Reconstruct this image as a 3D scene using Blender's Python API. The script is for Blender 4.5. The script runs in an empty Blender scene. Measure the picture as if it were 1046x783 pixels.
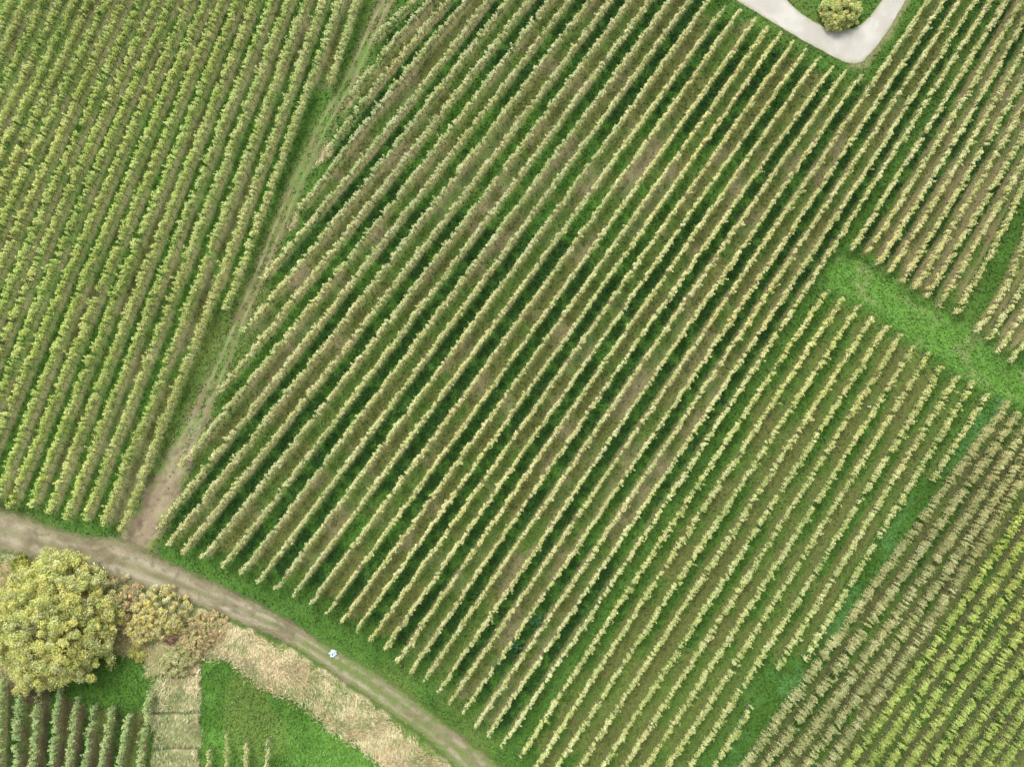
import bpy, bmesh, math, random
import numpy as np

rng = np.random.default_rng(7)
random.seed(7)
SC = bpy.context.scene
COL = SC.collection
R = math.radians

# ------------------------------------------------------------------ survey
# The photograph is a vertical aerial view; its frame is 1046 x 783 and one
# metre of ground is nine of its units, the drone hovering 98 m above.
S, H = 9.0, 98.0
CX, CY = 523.0, 391.5


def ground_xy(px, py, h=0.0):
    k = (H - h) / H
    return ((px - CX) / S * k, (CY - py) / S * k)


# ------------------------------------------------------------------ helpers
def empty(name, loc, label=None, cat=None, group=None):
    o = bpy.data.objects.new(name, None)
    COL.objects.link(o)
    o.location = loc
    o.empty_display_size = 0.3
    tag(o, label, cat, group)
    return o


def tag(o, label=None, cat=None, group=None, kind=None):
    if label: o['label'] = label
    if cat: o['category'] = cat
    if group: o['group'] = group
    if kind: o['kind'] = kind
    return o


def mesh_np(name, verts, quads, mat, parent=None, colors=None, origin=None, smooth=False):
    """verts (n,3), quads (m,4) -> one mesh object"""
    verts = np.asarray(verts, dtype=np.float32)
    if origin is not None:
        verts = verts - np.asarray(origin, dtype=np.float32)
    quads = np.asarray(quads, dtype=np.int32)
    me = bpy.data.meshes.new(name)
    me.vertices.add(len(verts))
    me.vertices.foreach_set('co', verts.ravel())
    me.loops.add(quads.size)
    me.loops.foreach_set('vertex_index', quads.ravel())
    me.polygons.add(len(quads))
    me.polygons.foreach_set('loop_start', np.arange(0, quads.size, 4, dtype=np.int32))
    me.polygons.foreach_set('loop_total', np.full(len(quads), 4, dtype=np.int32))
    me.polygons.foreach_set('use_smooth', np.full(len(quads), smooth, dtype=bool))
    me.update(calc_edges=True)
    if colors is not None:
        a = me.color_attributes.new('tint', 'FLOAT_COLOR', 'POINT')
        c = np.ones((len(verts), 4), dtype=np.float32)
        c[:, :3] = colors
        a.data.foreach_set('color', c.ravel())
    me.materials.append(mat)
    o = bpy.data.objects.new(name, me)
    COL.objects.link(o)
    if parent is not None:
        o.parent = parent
    return o


def unit(v):
    return v / np.maximum(np.linalg.norm(v, axis=-1, keepdims=True), 1e-9)


def leaf_quads(cen, nrm, size, aspect=1.0, along=None):
    """one kite-shaped leaf per centre, facing nrm"""
    n = len(cen)
    nrm = unit(nrm)
    if along is None:
        along = rng.normal(size=(n, 3))
    u = unit(along - nrm * np.sum(along * nrm, axis=1, keepdims=True))
    v = np.cross(nrm, u)
    s = np.asarray(size).reshape(-1, 1)
    a = np.asarray(aspect).reshape(-1, 1)
    sag = nrm * s * 0.12
    p0 = cen - u * s * 0.5 * a
    p1 = cen + v * s * 0.5 - sag + u * s * 0.06 * a
    p2 = cen + u * s * 0.55 * a - sag * 0.5
    p3 = cen - v * s * 0.5 - sag + u * s * 0.06 * a
    verts = np.stack([p0, p1, p2, p3], axis=1).reshape(-1, 3)
    quads = np.arange(4 * n, dtype=np.int32).reshape(-1, 4)
    return verts, quads


def rand_normals(n, up=0.6):
    d = unit(rng.normal(size=(n, 3)))
    d[:, 2] = np.abs(d[:, 2]) + up
    return unit(d)


class Noise:
    """value noise on a plane, for laying out ground cover and colour"""
    def __init__(self, seed):
        self.t = np.random.default_rng(seed).random((256, 256)).astype(np.float32)

    def one(self, x, y):
        xi, yi = np.floor(x).astype(int), np.floor(y).astype(int)
        fx, fy = x - xi, y - yi
        fx, fy = fx * fx * (3 - 2 * fx), fy * fy * (3 - 2 * fy)
        t = self.t
        a = t[xi & 255, yi & 255]; b = t[(xi + 1) & 255, yi & 255]
        c = t[xi & 255, (yi + 1) & 255]; d = t[(xi + 1) & 255, (yi + 1) & 255]
        return (a * (1 - fx) + b * fx) * (1 - fy) + (c * (1 - fx) + d * fx) * fy

    def __call__(self, x, y, scale, octaves=3):
        x = np.asarray(x) / scale; y = np.asarray(y) / scale
        s, amp, tot = 0, 1.0, 0
        for k in range(octaves):
            s = s + amp * self.one(x * 2 ** k + 17.3 * k, y * 2 ** k + 5.1 * k)
            tot += amp; amp *= 0.55
        return s / tot


N1, N2, N3, N4 = Noise(1), Noise(2), Noise(3), Noise(4)


def sstep(a, b, x):
    t = np.clip((x - a) / (b - a), 0, 1)
    return t * t * (3 - 2 * t)


# ------------------------------------------------------------------ materials
def new_mat(name):
    m = bpy.data.materials.new(name)
    m.use_nodes = True
    nt = m.node_tree
    nt.nodes.clear()
    out = nt.nodes.new('ShaderNodeOutputMaterial')
    return m, nt, out


def leaf_mat(name, trans=0.25, noise_scale=3.0):
    m, nt, out = new_mat(name)
    at = nt.nodes.new('ShaderNodeAttribute'); at.attribute_name = 'tint'
    geo = nt.nodes.new('ShaderNodeNewGeometry')
    nz = nt.nodes.new('ShaderNodeTexNoise'); nz.inputs['Scale'].default_value = noise_scale
    nt.links.new(geo.outputs['Position'], nz.inputs['Vector'])
    mr = nt.nodes.new('ShaderNodeMapRange')
    mr.inputs['From Min'].default_value = 0.3; mr.inputs['From Max'].default_value = 0.7
    mr.inputs['To Min'].default_value = 0.85; mr.inputs['To Max'].default_value = 1.15
    nt.links.new(nz.outputs['Fac'], mr.inputs['Value'])
    mul = nt.nodes.new('ShaderNodeVectorMath'); mul.operation = 'SCALE'
    nt.links.new(at.outputs['Color'], mul.inputs[0]); nt.links.new(mr.outputs['Result'], mul.inputs['Scale'])
    d = nt.nodes.new('ShaderNodeBsdfPrincipled')
    d.inputs['Roughness'].default_value = 0.55
    d.inputs['Specular IOR Level'].default_value = 0.25
    t = nt.nodes.new('ShaderNodeBsdfTranslucent')
    mx = nt.nodes.new('ShaderNodeMixShader'); mx.inputs[0].default_value = trans
    nt.links.new(mul.outputs['Vector'], d.inputs['Base Color'])
    nt.links.new(mul.outputs['Vector'], t.inputs['Color'])
    nt.links.new(d.outputs[0], mx.inputs[1]); nt.links.new(t.outputs[0], mx.inputs[2])
    nt.links.new(mx.outputs[0], out.inputs[0])
    return m


def noise_mat(name, c1, c2, scale, rough=0.85, detail=6, bump=0.3, c3=None):
    m, nt, out = new_mat(name)
    tc = nt.nodes.new('ShaderNodeTexCoord')
    nz = nt.nodes.new('ShaderNodeTexNoise')
    nz.inputs['Scale'].default_value = scale; nz.inputs['Detail'].default_value = detail
    nt.links.new(tc.outputs['Object'], nz.inputs['Vector'])
    rp = nt.nodes.new('ShaderNodeValToRGB')
    rp.color_ramp.elements[0].position = 0.32; rp.color_ramp.elements[1].position = 0.68
    rp.color_ramp.elements[0].color = (*c1, 1); rp.color_ramp.elements[1].color = (*c2, 1)
    if c3:
        e = rp.color_ramp.elements.new(0.5); e.color = (*c3, 1)
    nt.links.new(nz.outputs['Fac'], rp.inputs[0])
    d = nt.nodes.new('ShaderNodeBsdfPrincipled'); d.inputs['Roughness'].default_value = rough
    nt.links.new(rp.outputs[0], d.inputs['Base Color'])
    b = nt.nodes.new('ShaderNodeBump'); b.inputs['Strength'].default_value = bump
    nt.links.new(nz.outputs['Fac'], b.inputs['Height']); nt.links.new(b.outputs[0], d.inputs['Normal'])
    nt.links.new(d.outputs[0], out.inputs[0])
    return m


def cover_mat(name, soft_edge=False, fine=5.0, amp=0.35):
    """ground cover: the colour of each spot from the survey ('tint'), broken up by fine clumps.
    soft_edge: the sheet frays out towards its margin ('edge' 0..1)."""
    m, nt, out = new_mat(name)
    at = nt.nodes.new('ShaderNodeAttribute'); at.attribute_name = 'tint'
    geo = nt.nodes.new('ShaderNodeNewGeometry')
    nz = nt.nodes.new('ShaderNodeTexNoise')
    nz.inputs['Scale'].default_value = fine; nz.inputs['Detail'].default_value = 5
    nz.inputs['Roughness'].default_value = 0.65
    nt.links.new(geo.outputs['Position'], nz.inputs['Vector'])
    mr = nt.nodes.new('ShaderNodeMapRange')
    mr.inputs['From Min'].default_value = 0.3; mr.inputs['From Max'].default_value = 0.7
    mr.inputs['To Min'].default_value = 1 - amp; mr.inputs['To Max'].default_value = 1 + amp
    nt.links.new(nz.outputs['Fac'], mr.inputs['Value'])
    mul = nt.nodes.new('ShaderNodeVectorMath'); mul.operation = 'SCALE'
    nt.links.new(at.outputs['Color'], mul.inputs[0]); nt.links.new(mr.outputs['Result'], mul.inputs['Scale'])
    d = nt.nodes.new('ShaderNodeBsdfPrincipled'); d.inputs['Roughness'].default_value = 0.9
    d.inputs['Specular IOR Level'].default_value = 0.15
    nt.links.new(mul.outputs['Vector'], d.inputs['Base Color'])
    b = nt.nodes.new('ShaderNodeBump'); b.inputs['Strength'].default_value = 0.5; b.inputs['Distance'].default_value = 0.08
    nt.links.new(nz.outputs['Fac'], b.inputs['Height']); nt.links.new(b.outputs[0], d.inputs['Normal'])
    if soft_edge:
        ed = nt.nodes.new('ShaderNodeAttribute'); ed.attribute_name = 'edge'
        n2 = nt.nodes.new('ShaderNodeTexNoise'); n2.inputs['Scale'].default_value = 1.3; n2.inputs['Detail'].default_value = 6
        n2.inputs['Roughness'].default_value = 0.7
        nt.links.new(geo.outputs['Position'], n2.inputs['Vector'])
        add = nt.nodes.new('ShaderNodeMath'); add.operation = 'ADD'
        nt.links.new(ed.outputs['Fac'], add.inputs[0]); nt.links.new(n2.outputs['Fac'], add.inputs[1])
        r2 = nt.nodes.new('ShaderNodeMapRange')
        r2.inputs['From Min'].default_value = 0.55; r2.inputs['From Max'].default_value = 1.0
        nt.links.new(add.outputs[0], r2.inputs['Value'])
        tr = nt.nodes.new('ShaderNodeBsdfTransparent')
        mx = nt.nodes.new('ShaderNodeMixShader')
        nt.links.new(r2.outputs['Result'], mx.inputs[0])
        nt.links.new(tr.outputs[0], mx.inputs[1]); nt.links.new(d.outputs[0], mx.inputs[2])
        nt.links.new(mx.outputs[0], out.inputs[0])
    else:
        nt.links.new(d.outputs[0], out.inputs[0])
    return m


M_VINE = leaf_mat('vine_leaf', 0.22)
M_TREE = leaf_mat('tree_leaf', 0.42, 1.5)
M_GRASS = leaf_mat('grass_blade', 0.15, 2.0)
M_STRAW = leaf_mat('dry_straw', 0.15, 2.0)
M_GROUND = cover_mat('ground_cover', fine=6.5, amp=0.5)
M_TRACK = cover_mat('track_dirt', True, fine=8.0, amp=0.36)
M_ROAD = cover_mat('road_gravel', True, fine=9.0, amp=0.07)
M_BARK = noise_mat('bark', (0.12, 0.10, 0.072), (0.26, 0.22, 0.165), 6.0)
M_POST = noise_mat('weathered_post', (0.15, 0.135, 0.11), (0.3, 0.275, 0.23), 9.0)
M_WHITE = noise_mat('white_paint', (0.68, 0.68, 0.66), (0.82, 0.82, 0.8), 8.0, 0.5, bump=0.05)
M_SHEET = noise_mat('plastic_sheet', (0.8, 0.84, 0.86), (0.36, 0.62, 0.68), 1.5, 0.35, 3, 0.1, (0.7, 0.8, 0.84))
M_DARKBAG = noise_mat('dark_blue_fabric', (0.03, 0.07, 0.11), (0.08, 0.16, 0.22), 7.0, 0.6)

# ------------------------------------------------------------------ the vine rows as surveyed
# every row: points (x, y) down its ridge, in frame units; flags: does it end inside the view at top / bottom
A_rows, B_rows, C_rows, D_rows, E_rows, F_rows, G_rows = [], [], [], [], [], [], []

a10 = [5, 20, 37.5, 54, 69.5, 85.5, 102, 119.5, 136, 153.5, 169.5, 186.5, 204, 220.5, 237.5, 255, 272.5, 290, 308, 326, 343, 360.5]
a200 = {6: 11.5, 7: 30, 8: 48, 9: 65.5, 10: 84, 11: 102, 12: 121.5, 13: 140.5, 14: 159, 15: 178, 16: 196, 17: 214.5, 18: 234.5, 19: 254, 20: 272}
a400 = {11: 15, 12: 36, 13: 56.5, 14: 76, 15: 96.5, 16: 116.7, 17: 136.7, 18: 157.8, 19: 179}
a_end = {12: (-8, 515), 13: (7, 519), 14: (29, 519), 15: (47, 525), 16: (65, 530), 17: (84, 532), 18: (102, 537), 19: (121, 543)}
a_pred200 = lambda k: a10[k] - 82 - 0.6 * (k - 6)
for k in range(22):
    pts = [(a10[k], 10)]
    if k in a200: pts.append((a200[k], 200))
    elif k < 6: pts.append((a10[k] - 91 + 0.0 * k, 200))
    if k in a400: pts.append((a400[k], 400))
    elif 6 <= k < 11: pts.append((a200[k] - 86.5 + 0.3 * (k - 6), 400))
    end = False
    if k in a_end: pts.append(a_end[k]); end = True
    if k == 20: pts.append((229, 316)); end = True
    if k == 21: pts.append((336, 84)); end = True
    A_rows.append((pts, False, end))

b10 = {3: 467, 4: 490, 5: 510, 6: 532, 7: 553, 8: 573, 9: 594, 10: 615, 11: 635, 12: 656, 13: 677, 14: 697, 15: 717}
b_top = {16: (742, 5), 17: (756, 10), 18: (773.5, 17), 19: (785.5, 26), 20: (799, 32), 21: (812, 41), 22: (825, 49),
         23: (838, 56), 24: (852, 66), 25: (866, 70), 26: (880, 75)}
b10r = {27: 941.6, 28: 958.5, 29: 974.5, 30: 990.5, 31: 1006.6}
b200 = {3: 314.8, 4: 338.7, 5: 361.6, 6: 383, 7: 405.5, 8: 427.5, 9: 449, 10: 471.5, 11: 493.5, 12: 514.7, 13: 535.5, 14: 556.5, 15: 577.5,
        16: 599, 17: 621, 18: 643, 19: 663, 20: 681.5, 21: 700.5, 22: 719, 23: 738, 24: 757, 25: 776.5, 26: 796.5, 27: 816, 28: 834.2, 29: 851.8, 30: 869, 31: 886.5}
b400 = {6: 224, 7: 247, 8: 270.5, 9: 294, 10: 317.8, 11: 341, 12: 364.4, 13: 387, 14: 409.5, 15: 433, 16: 455, 17: 477, 18: 499, 19: 519.3, 20: 538.6,
        21: 557.9, 22: 577.2, 23: 596.2, 24: 615.5, 25: 635.8, 26: 656.6, 27: 676.5, 28: 697, 29: 716.5, 30: 736, 31: 755.2}
b_end = {3: (305, 213), 4: (266, 285), 5: (247, 339), 6: (221, 402), 7: (182, 477), 8: (160, 540), 9: (170, 557), 10: (185, 565), 11: (206, 571),
         12: (226, 580), 13: (244, 588), 14: (261, 597), 15: (279.5, 603), 16: (297, 610), 17: (314.5, 619.5), 18: (332, 628), 19: (347, 637),
         20: (363.5, 644), 21: (378, 654.5), 22: (392, 665), 23: (406, 676), 24: (418, 689), 25: (431.5, 698), 26: (447, 709), 27: (459.5, 718),
         28: (472, 730), 29: (484.5, 744), 30: (498, 752), 31: (512, 764.5)}
B_rows.append(([(415, 5), (397, 22), (379, 41)], False, True))
B_rows.append(([(433, 5), (402, 41), (374, 74), (356, 97)], False, True))
B_rows.append(([(453, 5), (422.7, 38), (389.5, 79), (366.5, 110), (328, 158)], False, True))
for k in range(3, 32):
    pts = []
    top = False
    if k in b10: pts.append((b10[k], 10))
    if k in b_top: pts.append(b_top[k]); top = True
    if k in b10r: pts.append((b10r[k], 10))
    pts.append((b200[k], 200))
    if k in b400: pts.append((b400[k], 400))
    pts.append(b_end[k])
    B_rows.append((pts, top, True))

c_top = [(847, 295), (863.5, 303), (880, 310.5), (894, 322), (908.5, 332), (923, 341), (937, 352), (951, 360), (964.5, 374), (980.5, 383), (997, 389), (1011, 402)]
c400 = [776.3, 797, 820, 842.5, 863.5, 884, 905, 926, 947, 968.5, 988.5]
c600 = [645, 667.5, 689.5, 712.5, 735.8, 758, 780, 802, 825, 847, 868]
c770 = [534.5, 557, 578.5, 601.5, 625, 647, 669.5, 692, 715]
for k in range(12):
    pts = [c_top[k]]
    if k < 10: pts.append((c400[k], 400))
    elif k == 10: pts.append((c400[k], 401))
    if k < 11: pts.append((c600[k], 600))
    end = True
    if k == 0: pts.append((531.5, 774.5))
    elif k < 9: pts.append((c770[k], 770)); end = False
    elif k == 9: pts.append((794.5, 684))
    elif k == 10: pts.append((822.6, 675))
    else: pts += [(985.6, 442), (953.5, 491)]
    C_rows.append((pts, True, end))
C_rows.append(([(769, 722), (751, 751), (733, 780)], True, False))

d_pts = [[(1023, 10), (905.5, 200), (871, 255)], [(1039, 10), (924.5, 200), (888, 258)], [(1046, 23), (941.8, 200), (896, 271)],
         [(1046, 53), (959.5, 200), (910, 278)], [(1024, 122), (976.5, 203), (922.5, 288)], [(1046, 110), (993.5, 200), (935, 295)],
         [(1046, 138), (1010, 200), (947, 304)], [(1046, 167), (1027, 200), (960.5, 313)], [(1044, 200), (1011, 273), (977, 321)]]
d_pts[4] = [(1046, 81), (976.5, 200), (922.5, 288)]
d_pts[8] = [(1043, 199), (1012, 262), (977, 321)]
for p in d_pts: D_rows.append((p, False, True))
d2 = [[(1046, 252), (1025, 300), (999, 339)], [(1042, 300), (1028, 322), (1012, 347)], [(1044, 325), (1033, 342), (1020, 360)], [(1046, 354), (1040, 361), (1033, 370)]]
D2_rows = [(p, False, True) for p in d2]

e_pts = [[(1033, 410), (1011, 441), (988, 471), (950, 522), (895.6, 600), (771, 770)],
         [(1044, 421), (1002, 481), (970, 522), (918.5, 600), (792.5, 770)],
         [(1044, 448), (1001, 509), (940, 600), (813.5, 770)],
         [(1044, 474), (1011, 519), (960, 600), (834.5, 770)],
         [(1044, 496), (1019, 530), (978, 600), (856, 770)],
         [(1044, 529), (1014, 573), (998, 600), (877.5, 770)],
         [(1044, 558), (1017, 600), (898, 770)], [(1044, 590), (1037, 600), (918.5, 770)], [(1044, 621), (939, 770)], [(1044, 650), (960.5, 770)],
         [(1044, 678), (980.3, 770)], [(1044, 707), (1000.8, 770)], [(1044, 734), (1019.5, 770)], [(1044, 760), (1037, 770)]]
for i, p in enumerate(e_pts): E_rows.append((p, i < 2, False))

f_bot = [-2, 16, 34.5, 54, 72.5, 90, 108, 126.5, 145.5]
f_top = [(0, 690), (19, 692), (39, 697), (59, 703), (77, 713), (95, 720), (112.5, 723), (130.5, 730), (151, 705)]
for b, t in zip(f_bot, f_top): F_rows.append(([t, (b, 750)], True, False))
g_pts = [[(213, 768), (212, 784)], [(229.5, 750), (230.5, 776)], [(250, 758), (250.5, 776)], [(272, 756), (272, 776)]]
for p in g_pts: G_rows.append((p, True, False))


class Row:
    def __init__(self, pts, top_end, bot_end, height):
        p = np.array(pts, float)
        self.deg = min(2, len(p) - 1)
        w = np.ones(len(p))
        self.c = np.polyfit(p[:, 1], p[:, 0], self.deg, w=w)
        self.y0, self.y1 = p[0, 1], p[-1, 1]
        self.top_end, self.bot_end = top_end, bot_end
        if not top_end: self.y0 -= 70 if self.y0 < 30 else 55
        if not bot_end: self.y1 = max(self.y1, 783) + 60 if self.y1 > 500 else self.y1 + (110 if self.y1 > 350 else 40)
        self.h = height
        self.k = (H - height) / H
        self.gy0 = CY + (self.y0 - CY) * self.k      # extent on the ground
        self.gy1 = CY + (self.y1 - CY) * self.k

    def x(self, y):
        # extrapolate straight beyond the surveyed stretch
        return np.polyval(self.c, y)

    def gx(self, gy):
        return CX + (self.x(CY + (gy - CY) / self.k) - CX) * self.k

    def line(self, step=0.5):
        """ground polyline in metres, top to bottom"""
        ys = np.linspace(self.gy0, self.gy1, max(6, int(abs(self.gy1 - self.gy0) / (S * step))))
        return np.stack([(self.gx(ys) - CX) / S, (CY - ys) / S], axis=1)


# look of each block: canopy height, width, leaf palette
PAL = dict(
    left=dict(h=1.95, w=0.37, n=429, z0=.55, pal=[(.375, .445, .115), (.315, .40, .085), (.465, .51, .19), (.235, .32, .065)], yel=.05),
    pale=dict(h=1.9, w=0.22, n=351, z0=.65, pal=[(.455, .465, .205), (.395, .425, .165), (.52, .53, .285), (.31, .35, .12)], yel=.06),
    lower=dict(h=1.9, w=0.27, n=351, z0=.65, pal=[(.43, .45, .17), (.37, .41, .13), (.51, .52, .25), (.27, .33, .09)], yel=.05),
    right=dict(h=1.9, w=0.25, n=351, z0=.65, pal=[(.455, .465, .205), (.40, .43, .165), (.52, .53, .28), (.31, .35, .12)], yel=.05),
    olive=dict(h=2.05, w=0.42, n=572, z0=.55, neat=.6, pal=[(.33, .335, .135), (.28, .29, .105), (.46, .455, .22), (.21, .23, .08)], yel=.03),
    lime=dict(h=1.95, w=0.37, n=520, z0=.65, neat=.6, pal=[(.33, .39, .078), (.28, .345, .066), (.43, .48, .135), (.19, .25, .052)], yel=.03),
    garden=dict(h=1.9, w=0.33, n=468, z0=.60, pal=[(.27, .38, .14), (.34, .43, .17), (.21, .32, .11), (.40, .46, .20)], yel=.03),
)

BLOCKS = {}
for key, rows, pal in (('A', A_rows, 'left'), ('B', B_rows, 'pale'), ('C', C_rows, 'lower'), ('D', D_rows, 'right'), ('D2', D2_rows, 'right'),
                       ('E', E_rows, 'olive'), ('F', F_rows, 'garden'), ('G', G_rows, 'pale')):
    BLOCKS[key] = [Row(p, a, b, PAL[pal]['h'] - 0.15) for (p, a, b) in rows]

ROW_OUT3 = Row([(1074, 745), (1057, 770)], False, False, 1.9)
ROW_OUT4 = Row([(1093, 745), (1076, 770)], False, False, 1.9)
ROW_OUT5 = Row([(-16, 690), (-20, 750)], False, False, 1.9)
ROW_OUT6 = Row([(-34, 690), (-38, 750)], False, False, 1.9)
ROW_OUT = Row([(-12, 10), (-103, 200)], False, False, 1.9)
ROW_OUT2 = Row([(-29, 10), (-120, 200)], False, False, 1.9)

# ------------------------------------------------------------------ outlines on the ground (frame units)
ROAD_IN = [(770, -60), (788, -20), (806, 4), (820, 16), (829.5, 21.5), (839, 27), (852.5, 31), (866, 31), (875.5, 28.7), (882, 24), (889, 17), (895.7, 8.6), (901, 1), (915, -22), (938, -60)]
ROAD_OUT = [(690, -44), (730, -14), (754, 1), (785, 20), (820, 41), (837, 50), (849, 56.5), (861, 62.5), (872, 66), (879, 65), (885, 59), (892, 51), (901, 40), (909, 28), (916, 16), (925, 0), (960, -60)]
TRACK_UP = [(-70, 508), (-30, 514), (0, 522), (25, 529.5), (50, 540), (75, 547), (100, 551), (120, 551), (148, 564), (175, 577), (215, 595), (262, 617), (294.5, 634.5), (324.5, 654.5), (357, 672), (387, 689.5), (422, 714.5), (457, 742), (487, 764.5), (520, 792), (580, 845)]
TRACK_LO = [(-70, 548), (-30, 553), (0, 560), (25, 565), (62.5, 577), (100, 585), (130, 594), (170, 606), (215, 622), (262, 641), (287, 652), (312, 667), (344.5, 689.5), (374.5, 709.5), (402, 729.5), (432, 749.5), (452, 767), (478, 794), (530, 845)]
DIAG = [(424, -60, 15), (402, -12, 15), (390, 10, 15), (377, 38, 15), (366, 64, 15), (350, 95, 15), (330, 128, 15), (309, 175, 15), (294, 208, 15), (280, 243, 15), (264.5, 282, 15), (247, 323, 15), (228, 370, 16), (213, 402, 19), (192, 450, 24), (166, 503, 30), (139, 553, 34), (130, 575, 36)]
CLEARING = [(843, 268), (870, 262), (893, 266), (912, 281), (936, 298), (962, 317), (985, 327), (1002, 342), (1022, 362), (1046, 378), (1110, 420), (1110, 470), (1046, 416), (1022, 410), (1000, 396), (976, 382), (951, 362), (925, 345), (900, 327), (880, 311), (860, 300), (848, 290)]
EMERALD = [(1020, 402), (1034, 410), (990, 470), (945, 530), (885, 615), (836, 686), (776, 768), (745, 805), (714, 805), (740, 765), (764, 722), (784, 686), (816, 675), (866, 600), (894, 555), (936, 503), (952, 488), (982, 443), (1006, 408)]
FIELD = [(206, 664), (232, 672), (262, 699), (287, 711), (312, 724), (344, 748), (372, 761), (396, 783), (450, 850), (205, 850), (202, 740), (204, 690)]
STRAW = [(190, 628), (222, 630), (262, 650), (300, 673), (340, 698), (378, 724), (418, 753), (448, 780), (480, 830), (440, 830), (397, 783), (372, 760), (344, 747), (312, 722), (287, 709), (262, 697), (232, 672), (205, 668)]
VERGE = [(0, 563), (62, 580), (130, 597), (215, 625), (262, 644), (312, 670), (344, 692), (402, 732), (452, 770), (480, 798), (450, 790), (418, 760), (378, 732), (340, 706), (300, 682), (262, 660), (222, 640), (150, 615), (60, 590), (0, 575)]
PATCH = [(156, 690), (205, 690), (204, 850), (158, 850)]
SCRUB = [(-60, 575), (20, 572), (70, 585), (130, 602), (180, 616), (220, 636), (206, 668), (203, 690), (150, 690), (146, 672), (90, 660), (60, 700), (-60, 700)]


def inside_dist(poly, X, Y):
    """signed distance to an outline, positive inside (frame units)"""
    d = np.full(X.shape, 1e9); ins = np.zeros(X.shape, bool)
    n = len(poly)
    for i in range(n):
        ax, ay = poly[i]; bx, by = poly[(i + 1) % n]
        ex, ey = bx - ax, by - ay
        t = np.clip(((X - ax) * ex + (Y - ay) * ey) / (ex * ex + ey * ey + 1e-9), 0, 1)
        d = np.minimum(d, np.hypot(X - ax - t * ex, Y - ay - t * ey))
        c = ((ay > Y) != (by > Y)) & (X < (bx - ax) * (Y - ay) / (by - ay + 1e-12) + ax)
        ins ^= c
    return np.where(ins, d, -d)


def line_dist(pts, X, Y):
    d = np.full(X.shape, 1e9); w = np.zeros(X.shape)
    for (ax, ay, aw), (bx, by, bw) in zip(pts[:-1], pts[1:]):
        ex, ey = bx - ax, by - ay
        t = np.clip(((X - ax) * ex + (Y - ay) * ey) / (ex * ex + ey * ey), 0, 1)
        q = np.hypot(X - ax - t * ex, Y - ay - t * ey)
        m = q < d
        d = np.where(m, q, d); w = np.where(m, aw + t * (bw - aw), w)
    return d, w


# ------------------------------------------------------------------ ground cover
LUSH = np.array((.016, .050, .0065)); LUSH2 = np.array((.047, .112, .0145))
OLIVE = np.array((.110, .130, .034)); BROWN = np.array((.150, .132, .060)); BEIGE = np.array((.205, .178, .096))
BRIGHT = np.array((.088, .195, .030)); EMER = np.array((.052, .130, .028)); STRAWC = np.array((.40, .345, .205))


def mixc(a, b, t):
    t = t[..., None]
    return a * (1 - t) + b * t


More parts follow.
